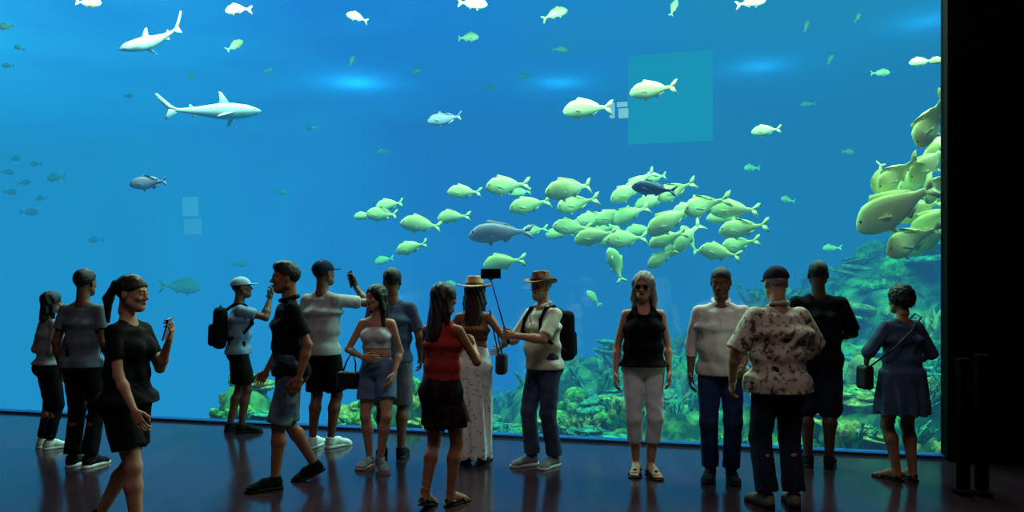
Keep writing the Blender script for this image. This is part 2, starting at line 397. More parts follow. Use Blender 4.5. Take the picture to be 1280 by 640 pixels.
    for k in 'RL':
        sg=1 if k=='R' else -1
        d=(wr[k]-el[k]).normalized(); d=s.get('d'+k) or d
        n=s.get('n'+k) or (-sg,0.0,0)
        HMs[k]=frame(wr[k],V(d),n); mb.add(handgeo(k,s.get('c'+k,22)),sk,HMs[k])
    # shoes
    shoe=s.get('shoe',('sneaker',DARKSHOE,DARKSOLE))
    for k in 'RL':
        if shoe[0]=='sneaker': mb.add(shoegeo('upper'),shoe[1],FM[k]); mb.add(shoegeo('sole'),shoe[2],FM[k]); 
        else:
            mb.add(shoegeo('foot'),sk,FM[k]@Matrix.Translation((0,0,.01)))
            mb.add(shoegeo('flatsole'),shoe[2],FM[k]); mb.add(shoegeo('straps'),shoe[1],FM[k])
    # bottoms
    b=s['bottom']; e=b.get('e',.014); wz=b.get('waist',1.03)
    if b['kind']!='none':
        tp=torso(e)[:1]+torso(e)[-2:]
        legs=[]
        for k in 'RL':
            a,c,d=hip[k],kn[k],ank[k]
            if b['kind']=='pants':
                t=b.get('len',.93); ro=b.get('ro',.066)
                legs+=[cone(a,c,.09*lg+e*.5,.057*lg+e),cone(c,c.lerp(d,t),.057*lg+e,ro,flat=True)]
            elif b['kind']=='shorts':
                t=b.get('len',.8); ro=b.get('ro',.09)
                if t<=1: legs+=[cone(a,a.lerp(c,t),.094*lg+e*.5,ro*lg,flat=True)]
                else: legs+=[cone(a,c,.094*lg+e*.5,ro*lg),cone(c,c.lerp(d,t-1),ro*lg,ro*lg,flat=True)]
        if b['kind']=='skirt':
            zb=b['hem']; cb=(kn['R']+kn['L'])/2; cb=V((cb.x,cb.y,zb)) if zb>.3 else V(((ank['R'].x+ank['L'].x)/2,(ank['R'].y+ank['L'].y)/2,zb))
            rbx=b.get('rb',(.2,.17)); legs=[econe(pel-V((0,0,.05)),cb,(rad['pel'][0]+e,rad['pel'][1]+e+.02),rbx,S0,F0,flat=True)]
        f=Field(tp+legs,.011).add(tp,.03).cut(lambda X,Y,Z:Z-wz)
        if b['kind']=='skirt':
            f.add(legs,.03); X,Y,Z=f.full(); f.F=f.F+np.clip((.95-Z)*.035,0,.014)*np.sin(11*np.arctan2(Y-pel.y,X-pel.x)+3*Z)
        else: f.add(legs,.02)
        f.folds(.006 if b['kind']!='skirt' else .002,24)
        mb.add(f.mesh(),b['mat'])
    # tops
    t=s['top']; e=t.get('e',.016); hem=t.get('hem',.9); kind=t['kind']
    tp=torso(e)
    if kind in('crop','halter'): tp=torso(e*.7)
    low=[]
    if hem<.95: low=[econe(pel,V((pel.x,pel.y,min(hem,.9)-.0)),(rad['pel'][0]+e+.004,rad['pel'][1]+e+.012),(rad['pel'][0]+e+t.get('flare',.008),rad['pel'][1]+e+.02+t.get('flare',.0)),S0,F0,cap=.05)]
    if kind=='crop': tp=[p for i,p in enumerate(tp) if i in(1,2) or (not m and i in(5,6,7))]
    f=Field(tp+low,.011); f.add(tp+low,.03)
    f.folds(t.get('fold',.009),21)
    f.cut(lambda X,Y,Z:hem-Z)
    top=t.get('topz')
    if top: f.cut(lambda X,Y,Z:Z-top)
    if kind in('tank','halter'): f.sub([cone(sh[k]+S*(.012 if k=='R' else -.012)+U*.04,sh[k].lerp(el[k],.4)+S*(.03 if k=='R' else -.03),.06,.045) for k in 'RL'],.01)
    sl=t.get('sleeve',.6); se=t.get('se',.011)
    sleeves=[]
    if kind not in('tank','crop','halter') and sl>0:
        for k in 'RL':
            if sl<=1: q=[cone(sh[k],sh[k].lerp(el[k],sl),.049*af+se,.05*af+se,flat=True)]
            else: q=[cone(sh[k],el[k],.049*af+se,.042*af+se),cone(el[k],el[k].lerp(wr[k],sl-1),.042*af+se,.032*af+se*.8,flat=True)]
            g=Field(q,.009).add(q,.015).folds(.005,30); mb.add(g.mesh(),t['mat'])
            f.add([cone(sh[k],sh[k].lerp(el[k],.12),.049*af+se,.045*af+se)],.03)
    nd=t.get('neck',.0)
    f.sub([cone(nb-U*.01,nb+U*.12,.062 if m else .062,.075)],.01)
    f.sub([ell(nb+Fw*.075-U*(.0+nd*.5),(.05+nd*.3,.06,.035+nd))],.01)
    mb.add(f.mesh(),t['mat'])
    if t.get('collar'):
        q=[cone(nb+S*.06*x-Fw*.03+U*.025,nb+S*.045*x+Fw*.06-U*.0,.016,.018) for x in(-1,1)]+[cone(nb+S*.06-Fw*.03+U*.025,nb-S*.06-Fw*.03+U*.025,.016,.016)]+[cone(nb+S*.06*x-Fw*.03+U*.025,nb-Fw*.065+U*.03,.016,.016) for x in(-1,1)]
        mb.add(Field(q,.007).add(q,.012).mesh(),t['mat'])
    if t.get('placket'):
        q=[cone(chest+Fw*(rad['chest'][1]+e+.006)+U*.08,waist+Fw*(rad['waist'][1]+e+bl+.004)-U*.1,.006,.006)]
        mb.add(Field(q,.005).add(q,.012).mesh(),t['mat'])
    if t.get('dress'):
        zb=t['dress']; cb=V((pel.x,pel.y+.01,zb)); q=[econe(pel+V((0,0,.04)),cb,(rad['pel'][0]+e,rad['pel'][1]+e+.02),t.get('rb',(.2,.16)),S0,F0,cap=.08,flat=True)]
        g=Field(q,.01).add(q,.03); X,Y,Z=g.full(); g.F=g.F+np.clip((.95-Z)*.03,0,.008)*np.sin(10*np.arctan2(Y-pel.y,X-pel.x)+3*Z); mb.add(g.mesh(),t['mat'])
    sc_=H/1.75
    X0,Y0=ground(px,py)
    o=mb.obj(name,scale=sc_); o.location=(X0,Y0,0); o.rotation_euler=(0,0,math.radians(heading))
    W=Matrix.Translation((X0,Y0,0))@Matrix.Rotation(math.radians(heading),4,'Z')@Matrix.Scale(sc_,4)
    return dict(o=o,W=W,HM=HM,HMs=HMs,T=T,S=S,Fw=Fw,U=U,shm=shm,pel=pel,wr=wr,sh=sh,el=el,rad=rad,nb=nb,chest=chest,waist=waist)
def put(mb,name,W):
    o=mb.obj(name); o.matrix_world=W; return o
def cap(r,mat,rot=0):
    mb=MB(); mb.add(capgeo(),mat); put(mb,'baseball_cap',r['W']@r['HM']@Matrix.Rotation(rot,4,'Z'))
def hat(r,name,mat,band,br,hc,cv):
    mb=MB(); a,b=hatgeo(br,hc,cv); mb.add(a,mat); mb.add(b,band); put(mb,name,r['W']@r['HM'])
def phone(r,k,off=(0,.09,-.035),rot=(0,0,0),glow=True):
    mb=MB(); mb.add(rbox((0,0,0),(.038,.078,.0045),.004),BLKP); mb.add(box((0,0,.0048),(.034,.072,.0004)),SCREEN if glow else BLKP)
    mb.add(rbox((-.02,.055,-.006),(.012,.016,.003),.002),BLKP)
    return put(mb,'smartphone',r['W']@r['HMs'][k]@Matrix.Translation(off)@Matrix.Rotation(rot[0],4,'X')@Matrix.Rotation(rot[1],4,'Y')@Matrix.Rotation(rot[2],4,'Z'))
def backpack(r,mat):
    c=r['shm']; S,Fw,U=r['S'],r['Fw'],r['U']; R=np.array([[S[i],Fw[i],U[i]] for i in range(3)])
    off=-(r['rad']['chest'][1]+.1)
    P=[rb(c+Fw*off-U*.2,(.15,.075,.23),.06,R),rb(c+Fw*(off-.08)-U*.28,(.11,.04,.12),.035,R)]
    f=Field(P,.009).add(P,.015)
    for x in(-1,1):
        pts=[(x*.09,off+.06,.0),(x*.1,-.05,.075),(x*.105,.05,.062),(x*.11,r['rad']['sh'][1]+.045,-.03),(x*.125,r['rad']['chest'][1]+.03,-.14),(x*.16,.04,-.25),(x*.13,off+.05,-.34)]
        w=[c+S*p[0]+Fw*p[1]+U*p[2] for p in pts]
        q=[cone(w[i],w[i+1],.016,.016) for i in range(6)]
        f2=Field(q,.008).add(q,.01); r.setdefault('_s',[]).append(f2.mesh())
    f.add([cone(c+Fw*off+S*-.03+U*.03,c+Fw*off+S*.03+U*.05,.01,.01)],.01)
    mb=MB(); mb.add(f.mesh(),mat)
    for g in r['_s']: mb.add(g,mat)
    put(mb,'backpack',r['W'])
BLKP=M('black_plastic',(14,14,16),.3,.05,spec=.5); SCREEN=ME('phone_screen',(90,110,140),.5)
DARKSHOE=fabric('shoe_dark',(26,26,30)); DARKSOLE=M('sole_dark',(20,20,22),.7)
WHITESHOE=fabric('shoe_white',(205,205,208)); WHITESOLE=M('sole_white',(215,215,215),.6)
GREYSHOE=fabric('shoe_grey',(120,120,130)); LEATH=M('leather_black',(20,17,17),.5,spec=.4)
DENIM=lambda n,c:fabric(n,c,var=.3,scale=9)
# ------------------------------------------------ people
fab_black=fabric('black',(16,16,19))
# 1
r=person('woman',60,560,-35,1.56,dict(sex='f',w=.93,skin='tan',hair=('bob','black'),wR=(.1,.2,1.08),wL=(-.12,.2,1.1),nR=(0,-1,0),nL=(0,-1,0),head=(-10,0),
 top=dict(kind='tee',mat=fabric('grey_tee',(135,135,142)),hem=.93,sleeve=1.25),bottom=dict(kind='pants',mat=fab_black,ro=.052,e=.01),shoe=('sneaker',WHITESHOE,WHITESOLE)))
# 2
r=person('man',103,583,-8,1.76,dict(skin='brown',w=.9,hair=('short','black'),top=dict(kind='tee',mat=fabric('heather_tee',(96,104,120)),hem=.88),bottom=dict(kind='pants',mat=fab_black),wR=(.23,.08,.88),shoe=('sneaker',DARKSHOE,WHITESOLE)))
# 3
r=person('woman',152,672,-100,1.66,dict(sex='f',w=1.06,skin='fair',hair=('pony','black'),head=(5,-4),fR=(.08,.3,-3,0,0),fL=(-.08,-.14,5,28,0),pel=(0,.04),wR=(.2,.24,.88),pR=(.3,-1,0),wL=(-.07,.3,1.31),pL=(-.4,-.5,-1),cL=38,nL=(.3,-1,0.2),dL=(0.1,.35,.9),
 top=dict(kind='tee',mat=fabric('black_tee',(18,18,21)),hem=.9,flare=.01,sleeve=.62),bottom=dict(kind='shorts',mat=fab_black,len=.7,ro=.105),shoe=('sneaker',DARKSHOE,WHITESOLE)))
phone(r,'L',(0,.075,-.032))
# 4
r=person('man',298,540,-68,1.72,dict(skin='brown',hair=('crop','black'),head=(0,8),wR=(.12,.33,1.5),wL=(-.06,.34,1.5),pR=(.6,0,-1),pL=(-.6,0,-1),dR=(-.1,.4,1),dL=(.1,.4,1),nR=(-.4,-1,.3),nL=(.4,-1,.3),cR=35,cL=35,
 top=dict(kind='tee',mat=fabric('blue_grey_tee',(118,142,170)),hem=.88),bottom=dict(kind='shorts',mat=fab_black,len=.85,ro=.1),fR=(.1,.16,-6,0,0),fL=(-.1,.04,10,0,0)))
cap(r,fabric('light_cap',(150,172,196))); backpack(r,fabric('black_pack',(18,18,22))); phone(r,'L',(.0,.08,-.03))
# 5
r=person('man',366,606,118,1.79,dict(skin='tan',hair=('quiff','black'),head=(-6,0),fR=(.1,-.1,-6,22,0),fL=(-.09,.28,6,0,0),pel=(0,.02),wL=(-.22,.0,.87),wR=(.23,.16,.88),
 top=dict(kind='polo',mat=fabric('black_polo',(14,15,20)),hem=.86,collar=True,sleeve=.72),bottom=dict(kind='shorts',mat=fabric('acid_denim',(60,74,94),c2=(120,132,142),scale=6,lo=.45,hi=.7),len=.98,ro=.095),shoe=('sneaker',fabric('shoe_black',(14,14,16)),DARKSOLE)))
# 6
r=person('man',402,560,-22,1.87,dict(skin='brown',hair=('short','black'),head=(-15,6),wR=(.17,.3,1.5),pR=(1,0,-.7),dR=(-.4,.2,1),nR=(-.4,-1,0),cR=35,wL=(-.24,.06,.87),
 top=dict(kind='tee',mat=fabric('white_tee',(172,172,174)),hem=.87,sleeve=.7,e=.02),bottom=dict(kind='shorts',mat=fab_black,len=.9,ro=.1),shoe=('sneaker',WHITESHOE,WHITESOLE),fR=(.12,.16,-20,0,0)))
cap(r,fabric('navy_cap',(30,34,60))); phone(r,'R',(0,.08,-.03))
# 7
r7=r=person('woman',472,583,168,1.62,dict(sex='f',skin='fair',hair=('long','black'),head=(-32,-4),wR=(.06,.2,1.06),pR=(1,-.3,-.3),nR=(0,-1,0),dR=(-1,.2,-.1),wL=(-.2,.1,.9),fR=(.1,.12,-8,0,0),fL=(-.14,.2,38,10,0),
 top=dict(kind='crop',mat=fabric('white_top',(210,213,220)),hem=1.13,topz=1.34,e=.016,fold=.003),bottom=dict(kind='shorts',mat=DENIM('light_denim',(96,120,160)),len=.62,ro=.105,waist=1.04),shoe=('sneaker',GREYSHOE,M('sole_pink',(200,130,130),.6))))
# 8
r=person('man',490,572,6,1.78,dict(skin='brown',hair=('short','black'),top=dict(kind='tee',mat=fabric('slate_tee',(66,80,110)),hem=.88,sleeve=.75),bottom=dict(kind='shorts',mat=fabric('stone_shorts',(110,115,125)),len=.98,ro=.1),wR=(.26,.12,.9)))
# 9
r=person('woman',552,632,-28,1.62,dict(sex='f',skin='tan',hair=('long','brown'),head=(-25,-5),wR=(.13,.28,1.24),wL=(-.08,.3,1.2),pR=(.7,-.3,-1),pL=(-.7,-.3,-1),nR=(-1,-.3,0),nL=(1,-.3,0),cR=30,cL=30,fR=(.08,.16,-8,0,0),fL=(-.09,-.02,10,12,0),
 top=dict(kind='tank',mat=fabric('rust_top',(158,52,44)),hem=.99,e=.018,fold=.005),bottom=dict(kind='skirt',mat=fabric('plaid_skirt',(24,18,24),c2=(78,42,46),scale=16,lo=.5,hi=.68),hem=.64,rb=(.195,.155),waist=1.05),shoe=('sandal',LEATH,DARKSOLE)))
# 10
r10=r=person('woman',592,577,-12,1.68,dict(sex='f',skin='tan',hair=('long','brown'),head=(5,0),wR=(.2,.2,1.06),wL=(-.16,.22,1.08),pR=(.9,-.6,-.5),pL=(-.9,-.6,-.5),nR=(-1,0,0),nL=(1,0,0),
 top=dict(kind='crop',mat=fabric('brown_halter',(100,66,52)),hem=1.15,topz=1.27,e=.014,fold=.002),bottom=dict(kind='skirt',mat=fabric('white_maxi',(160,168,182),c2=(236,236,236),tex='voronoi',scale=22,lo=.14,hi=.34),hem=.05,rb=(.175,.15),waist=1.1),shoe=('sandal',LEATH,DARKSOLE)))
hat(r,'sun_hat',M('straw',(206,164,124),.8,.2,60,.4,150),M('hat_band',(90,50,34),.8),.168,.088,.02)
# 11
r11=r=person('man',680,582,128,1.72,dict(skin='fair',hair=('short','grey'),beard='grey',belly=.03,w=1.0,head=(12,2),wL=(-.11,.42,1.2),pL=(-.6,0,-1),dL=(.1,1,.12),nL=(1,0,0),cL=62,wR=(.1,.34,1.14),pR=(.7,0,-1),nR=(-1,0,0),cR=50,dR=(-.5,1,.2),
 top=dict(kind='polo',mat=fabric('cream_polo',(214,209,196)),hem=.88,collar=True,placket=True,sleeve=.85,fold=.006),bottom=dict(kind='pants',mat=DENIM('mid_jeans',(66,78,102)),ro=.07),shoe=('sneaker',GREYSHOE,WHITESOLE),fR=(.1,.2,-10,0,0),fL=(-.1,.06,12,0,0)))
hat(r,'fedora_hat',M('felt_brown',(134,98,80),.85,.15,40),M('fedora_band',(60,30,24),.8),.148,.088,.03); backpack(r,fabric('black_pack2',(18,18,22)))
# selfie stick
hm=r['W']@r['HMs']['L']; base=hm@V((0.0,.07,-.03)); 
tip=V((base.x-.13,base.y-.12,base.z+.47)); dn=(tip-base).normalized()
mb=MB(); mb.add(tube([base-dn*.08,base+dn*.07],.014,10),BLKP); mb.add(tube([base+dn*.07,base+dn*.28],.006),BLKP); mb.add(tube([base+dn*.28,tip],.0045),BLKP); mb.add(ball(tip,.014,6),BLKP)
q=V((tip.x,tip.y,tip.z+.045)); Rm=Matrix.Translation(q)@Matrix.Rotation(math.radians(-14),4,'Z')
mb.add(rbox((0,.0,0),(.086,.007,.042),.005),BLKP,Rm); mb.add(rbox((.0,.004,-.04),(.02,.015,.008),.003),BLKP,Rm); mb.add(box((0,.0075,0),(.078,.0004,.037)),SCREEN,Rm)
mb.obj('selfie_stick')
# 12
r=person('woman',804,592,176,1.73,dict(sex='f',w=1.05,skin='fair',hair=('longgrey','grey'),glasses=True,head=(-15,-8),wR=(.24,.06,.87),wL=(-.22,.03,.88),
 top=dict(kind='tank',mat=fabric('black_tank',(14,14,18)),hem=.93,neck=.03,e=.024,fold=.004),bottom=dict(kind='pants',mat=fabric('white_capri',(212,212,218)),len=.5,ro=.066,e=.01,waist=1.0),shoe=('sandal',LEATH,DARKSOLE),fR=(.08,.1,-10,0,0),fL=(-.09,.16,14,0,0)))
# 13
r13=r=person('man',901,600,165,1.76,dict(skin='brown',hair=('crop','black'),w=1.0,belly=.015,head=(-12,-14),wR=(.24,.06,.87),wL=(-.16,.24,.95),nL=(1,0,-.2),cL=40,
 top=dict(kind='shirt',mat=fabric('pale_shirt',(214,204,208)),hem=.86,collar=True,placket=True,sleeve=1.45,e=.018,fold=.008),bottom=dict(kind='pants',mat=DENIM('blue_jeans',(40,58,100)),ro=.068),shoe=('sneaker',DARKSHOE,DARKSOLE)))
mb=MB(); mb.add(rbox((0,0,0),(.045,.1,.0015),.001),M('paper',(200,205,215),.8)); put(mb,'folded_leaflet',r['W']@r['HMs']['L']@Matrix.Translation((0,.12,-.03)))
# 14
r=person('man',973,632,8,1.74,dict(skin='fair',hair=('crop','grey'),w=1.2,belly=.04,head=(-6,-4),wL=(-.3,.12,.9),pL=(-1,-.6,0),wR=(.22,.24,1.0),pR=(1,-.5,-.2),dR=(-.5,1,0),
 top=dict(kind='shirt',mat=fabric('floral_shirt',(98,68,56),c2=(200,188,172),scale=26,lo=.36,hi=.5),hem=.83,collar=True,sleeve=.98,e=.02,se=.022,flare=.02),bottom=dict(kind='pants',mat=DENIM('dark_jeans',(34,40,58)),ro=.08),shoe=('sneaker',fabric('shoe_tan',(120,110,105)),DARKSOLE),fR=(.13,.08,-14,0,0),fL=(-.13,.1,14,0,0)))
cap(r,fabric('dark_cap',(40,34,52)))
# 15
r=person('man',1023,583,-18,1.84,dict(skin='dark',hair=('crop','black'),w=.98,wR=(.1,.26,1.08),pR=(1,-.5,-.4),nR=(-1,0,0),wL=(-.12,.24,1.1),pL=(-1,-.5,-.4),nL=(1,0,0),
 top=dict(kind='tee',mat=fabric('black_tee2',(12,13,18)),hem=.84,sleeve=.9,e=.02,se=.018),bottom=dict(kind='shorts',mat=fabric('navy_shorts',(26,32,52)),len=1.02,ro=.1),shoe=('sneaker',DARKSHOE,DARKSOLE)))
# 16
r16=r=person('woman',1128,600,10,1.6,dict(sex='f',w=1.14,skin='tan',hair=('curly','black'),head=(8,-6),wR=(.2,.2,1.0),wL=(-.22,.2,1.05),pR=(1,-.8,-.2),pL=(-1,-.8,-.2),
 top=dict(kind='dress',mat=fabric('dusk_dress',(54,66,92),c2=(70,84,110),scale=10),hem=.96,dress=.6,rb=(.235,.19),sleeve=1.15,se=.02,e=.024,fold=.004),bottom=dict(kind='none'),shoe=('sandal',LEATH,DARKSOLE),fL=(-.11,.12,25,0,0)))
# bags
def bag(name,r,c,h,mat,strap):
    P=[rb(c,h,min(h)*.7)]; mb=MB(); mb.add(Field(P,.008).add(P).disp(.002,60).mesh(),mat)
    mb.add(tube(strap,.008,6),mat); put(mb,name,r['W'])
bag('handbag',r7,(.27,.06,.83),(.11,.055,.085),LEATH,[(.2,.06,.9),(.2,.06,1.0),(.24,.05,1.1),(.3,.05,1.0),(.33,.06,.9)])
bag('shoulder_bag',r10,(.26,.06,.93),(.05,.08,.1),fabric('olive_bag',(60,62,70)),[(.25,0,1.0),(.21,-.02,1.2),(.16,-.01,1.44),(.2,.05,1.3),(.26,.1,1.0)])
bag('crossbody_bag',r16,(-.29,.12,.92),(.05,.08,.11),LEATH,[(-.28,.1,1.0),(-.2,-.16,1.2),(-.02,-.16,1.36),(.12,-.09,1.47),(.13,0,1.5),(.1,.1,1.4)])
# ------------------------------------------------ tank frame
G0=V((-6.6,9.8,0)); g=(V((4.02,7.08,0))-G0); UL=g.length; g.normalize(); nrm=V((-g.y,g.x,0))
ang=math.atan2(g.y,g.x)
TM=Matrix.Translation(G0)@Matrix.Rotation(ang,4,'Z')
def tbox(name,u0,u1,d0,d1,z0,z1,mat):
    mb=MB(); mb.add(box(((u0+u1)/2,(d0+d1)/2,(z0+z1)/2),((u1-u0)/2,(d1-d0)/2,(z1-z0)/2)),mat); o=mb.obj(name,smooth=False); o.matrix_world=TM; return o
# glass
m,nt,out=newmat('acrylic_glass'); mx=nt.nodes.new('ShaderNodeMixShader'); tr=nt.nodes.new('ShaderNodeBsdfTransparent'); gl=nt.nodes.new('ShaderNodeBsdfGlossy'); gl.inputs['Roughness'].default_value=.0
tr.inputs[0].default_value=(.98,.99,1,1); mx.inputs[0].default_value=.025
nt.links.new(tr.outputs[0],mx.inputs[1]); nt.links.new(gl.outputs[0],mx.inputs[2]); nt.links.new(mx.outputs[0],out.inputs[0])
tbox('window_1',-4,UL,0,.08,.03,6.6,m)
# water volume; its emission stands in for light scattered in the water
m,nt,out=newmat('sea_water'); ab=nt.nodes.new('ShaderNodeVolumeAbsorption'); em=nt.nodes.new('ShaderNodeEmission'); ad=nt.nodes.new('ShaderNodeAddShader')
sig=(.30,.12,.11); Aa=(.014,.20,.44)
ab.inputs['Density'].default_value=.32; ab.inputs['Color'].default_value=(1-sig[0]/.32,1-sig[1]/.32,1-sig[2]/.32,1)
em.inputs[0].default_value=tuple(sig[i]*Aa[i] for i in range(3))+(1,); em.inputs[1].default_value=1
nt.links.new(ab.outputs[0],ad.inputs[0]); nt.links.new(em.outputs[0],ad.inputs[1]); nt.links.new(ad.outputs[0],out.inputs['Volume'])
aq=bpy.data.objects.new('aquarium_tank',None); sc.collection.objects.link(aq)
def inaq(o): o.parent=aq; return o
inaq(tbox('sea_water',-16,20,.1,12.2,-3.3,6.28,m))
# tank panels and surface; emission gradient paints the light scattered in the water
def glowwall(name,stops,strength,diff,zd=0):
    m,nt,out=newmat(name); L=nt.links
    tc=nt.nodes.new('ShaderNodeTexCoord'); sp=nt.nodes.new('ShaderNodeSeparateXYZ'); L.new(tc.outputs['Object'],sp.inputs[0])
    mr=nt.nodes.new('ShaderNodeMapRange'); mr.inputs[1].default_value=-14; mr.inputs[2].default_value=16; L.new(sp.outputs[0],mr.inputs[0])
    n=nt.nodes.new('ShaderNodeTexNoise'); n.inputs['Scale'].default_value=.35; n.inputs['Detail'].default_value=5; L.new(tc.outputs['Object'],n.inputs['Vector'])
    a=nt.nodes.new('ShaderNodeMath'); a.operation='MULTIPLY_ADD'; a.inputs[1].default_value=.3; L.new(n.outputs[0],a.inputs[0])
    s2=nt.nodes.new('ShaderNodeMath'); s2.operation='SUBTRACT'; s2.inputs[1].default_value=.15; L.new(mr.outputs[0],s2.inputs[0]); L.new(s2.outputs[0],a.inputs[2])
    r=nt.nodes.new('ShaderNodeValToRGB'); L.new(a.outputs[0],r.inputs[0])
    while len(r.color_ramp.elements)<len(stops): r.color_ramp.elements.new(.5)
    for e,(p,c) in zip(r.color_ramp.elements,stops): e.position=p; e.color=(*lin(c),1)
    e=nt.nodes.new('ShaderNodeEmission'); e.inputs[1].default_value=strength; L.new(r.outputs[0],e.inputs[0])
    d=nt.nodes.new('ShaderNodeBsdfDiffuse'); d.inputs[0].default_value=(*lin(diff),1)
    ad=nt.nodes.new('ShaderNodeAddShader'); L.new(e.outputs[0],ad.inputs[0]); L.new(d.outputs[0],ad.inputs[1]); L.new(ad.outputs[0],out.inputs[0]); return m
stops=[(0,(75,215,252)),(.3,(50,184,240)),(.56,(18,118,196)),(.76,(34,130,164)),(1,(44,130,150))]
bw=glowwall('tank_backdrop_glow',stops,1.45,(20,60,80))
inaq(tbox('rear_panel',-16.3,20.3,12.2,12.5,-3.5,6.3,bw))
inaq(tbox('side_panel',-16.3,-16,.1,12.2,-3.5,6.3,bw))
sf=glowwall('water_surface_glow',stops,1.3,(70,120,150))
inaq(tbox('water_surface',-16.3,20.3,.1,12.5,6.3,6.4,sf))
# reef
def bump(u,d,cu,cd,su,sd,h): return h*np.exp(-((u-cu)/su)**2-((d-cd)/sd)**2)
def rh(u,d):
    z=-2.6+0*u
    z=z+bump(u,d,11.5,8,5.5,4,3.6)+bump(u,d,15,5,4,3.5,3.4)+bump(u,d,6.5,4.5,1.8,2.2,2.0)+bump(u,d,2.6,1.5,.9,.9,2.5)+bump(u,d,9.8,1.8,4.2,1.5,2.1)+bump(u,d,4.8,1.2,1.4,.9,2.2)
    for f,a in((1.1,.2),(2.3,.16),(4.9,.1),(9.3,.06)):
        z=z+a*np.sin(f*u+1.3*np.sin(f*.7*d)+f)*np.sin(f*d*1.1+1.6*np.sin(f*.6*u)+2*f)
    return z
NU,ND=460,200; uu=np.linspace(-15.9,20,NU); dd=np.linspace(.12,12.1,ND); UU,DD=np.meshgrid(uu,dd,indexing='ij'); ZZ=rh(UU,DD)
vs=np.stack([UU,DD,ZZ],-1).reshape(-1,3); ii=np.arange(NU*ND).reshape(NU,ND)
fq=np.stack([ii[:-1,:-1],ii[1:,:-1],ii[1:,1:],ii[:-1,1:]],-1).reshape(-1,4)
reefm=M('reef_rock',(22,76,58),.9,.2,3.2,.8,9,.1,c2=(145,205,100),lo=.42,hi=.70)
emp=bpy.data.objects.new('coral_reef',None); sc.collection.objects.link(emp); emp.matrix_world=TM
mb=MB(); mb.add((vs,fq),reefm); mb.obj('reef_terrain',parent=emp)
cm=[M('coral_green',(36,108,56),.9,.3,10,.5,30,.1,c2=(165,220,95)),M('coral_teal',(28,92,84),.9,.3,10,.5,30,.1,c2=(110,200,140)),M('coral_tan',(108,108,56),.9,.3,10,.5,30,.1,c2=(210,215,110))]
def coral(kind,seed):
    rn=random.Random(seed); 
    if kind=='brain':
        P=[ell((0,0,.1),(.22,.2,.17)),ell((.15,.05,.08),(.13,.13,.11))]; f=Field(P,.013).add(P,.03).disp(.016,75)
    elif kind=='branch':
        P=[]
        for i in range(16):
            a=rn.random()*6.28; t=rn.uniform(.1,.9); p=V((.06*math.cos(a),.06*math.sin(a),-.02)); q=p+V((math.cos(a)*t,math.sin(a)*t,.9)).normalized()*rn.uniform(.18,.3)
            P.append(cone(p,q,.028,.02))
            for j in range(2):
                b=a+rn.uniform(-1,1); P.append(cone(q,q+V((math.cos(b)*.5,math.sin(b)*.5,.8)).normalized()*.12,.02,.012))
        f=Field(P,.012).add(P,.015)
    elif kind=='table':
        P=[cone((0,0,-.05),(0,0,.16),.05,.08),ell((0,0,.2),(.34,.3,.035)),ell((.1,.12,.28),(.22,.2,.03))]; f=Field(P,.014).add(P,.03).disp(.012,45)
    else:
        P=[]
        for i in range(16):
            a=rn.random()*6.28; rr=rn.random()*.24; P.append(ell((rr*math.cos(a),rr*math.sin(a),.03+.13*rn.random()),(.065,.065,.09)))
        f=Field(P,.013).add(P,.01).disp(.01,80)
    v,fc=f.mesh(); mb=MB(); mb.add((v,fc),cm[seed%3]); o=mb.obj('coral_src'); me=o.data; bpy.data.objects.remove(o); return me
cms=[coral(k,i) for i,k in enumerate(['brain','branch','table','knob','branch','knob','knob','table','branch'])]
rn=random.Random(8); cnt=0
while cnt<520:
    u=rn.uniform(4,18); d=rn.uniform(3,10)
    if cnt>230: d=rn.uniform(.45,3.4); u=rn.uniform(1.8,12.5)
    z=float(rh(np.array(u),np.array(d)))
    if z<-1.3: continue
    me=rn.choice(cms); o=bpy.data.objects.new('coral_head',me); sc.collection.objects.link(o); o.parent=emp
    k=rn.uniform(.45,1.05) if cnt>230 else rn.uniform(.8,2.0); o.location=(u,d,z-.03); o.rotation_euler=(rn.uniform(-.2,.2),rn.uniform(-.2,.2),rn.random()*6.28); o.scale=(k,k,k*rn.uniform(.8,1.2))
    cnt+=1
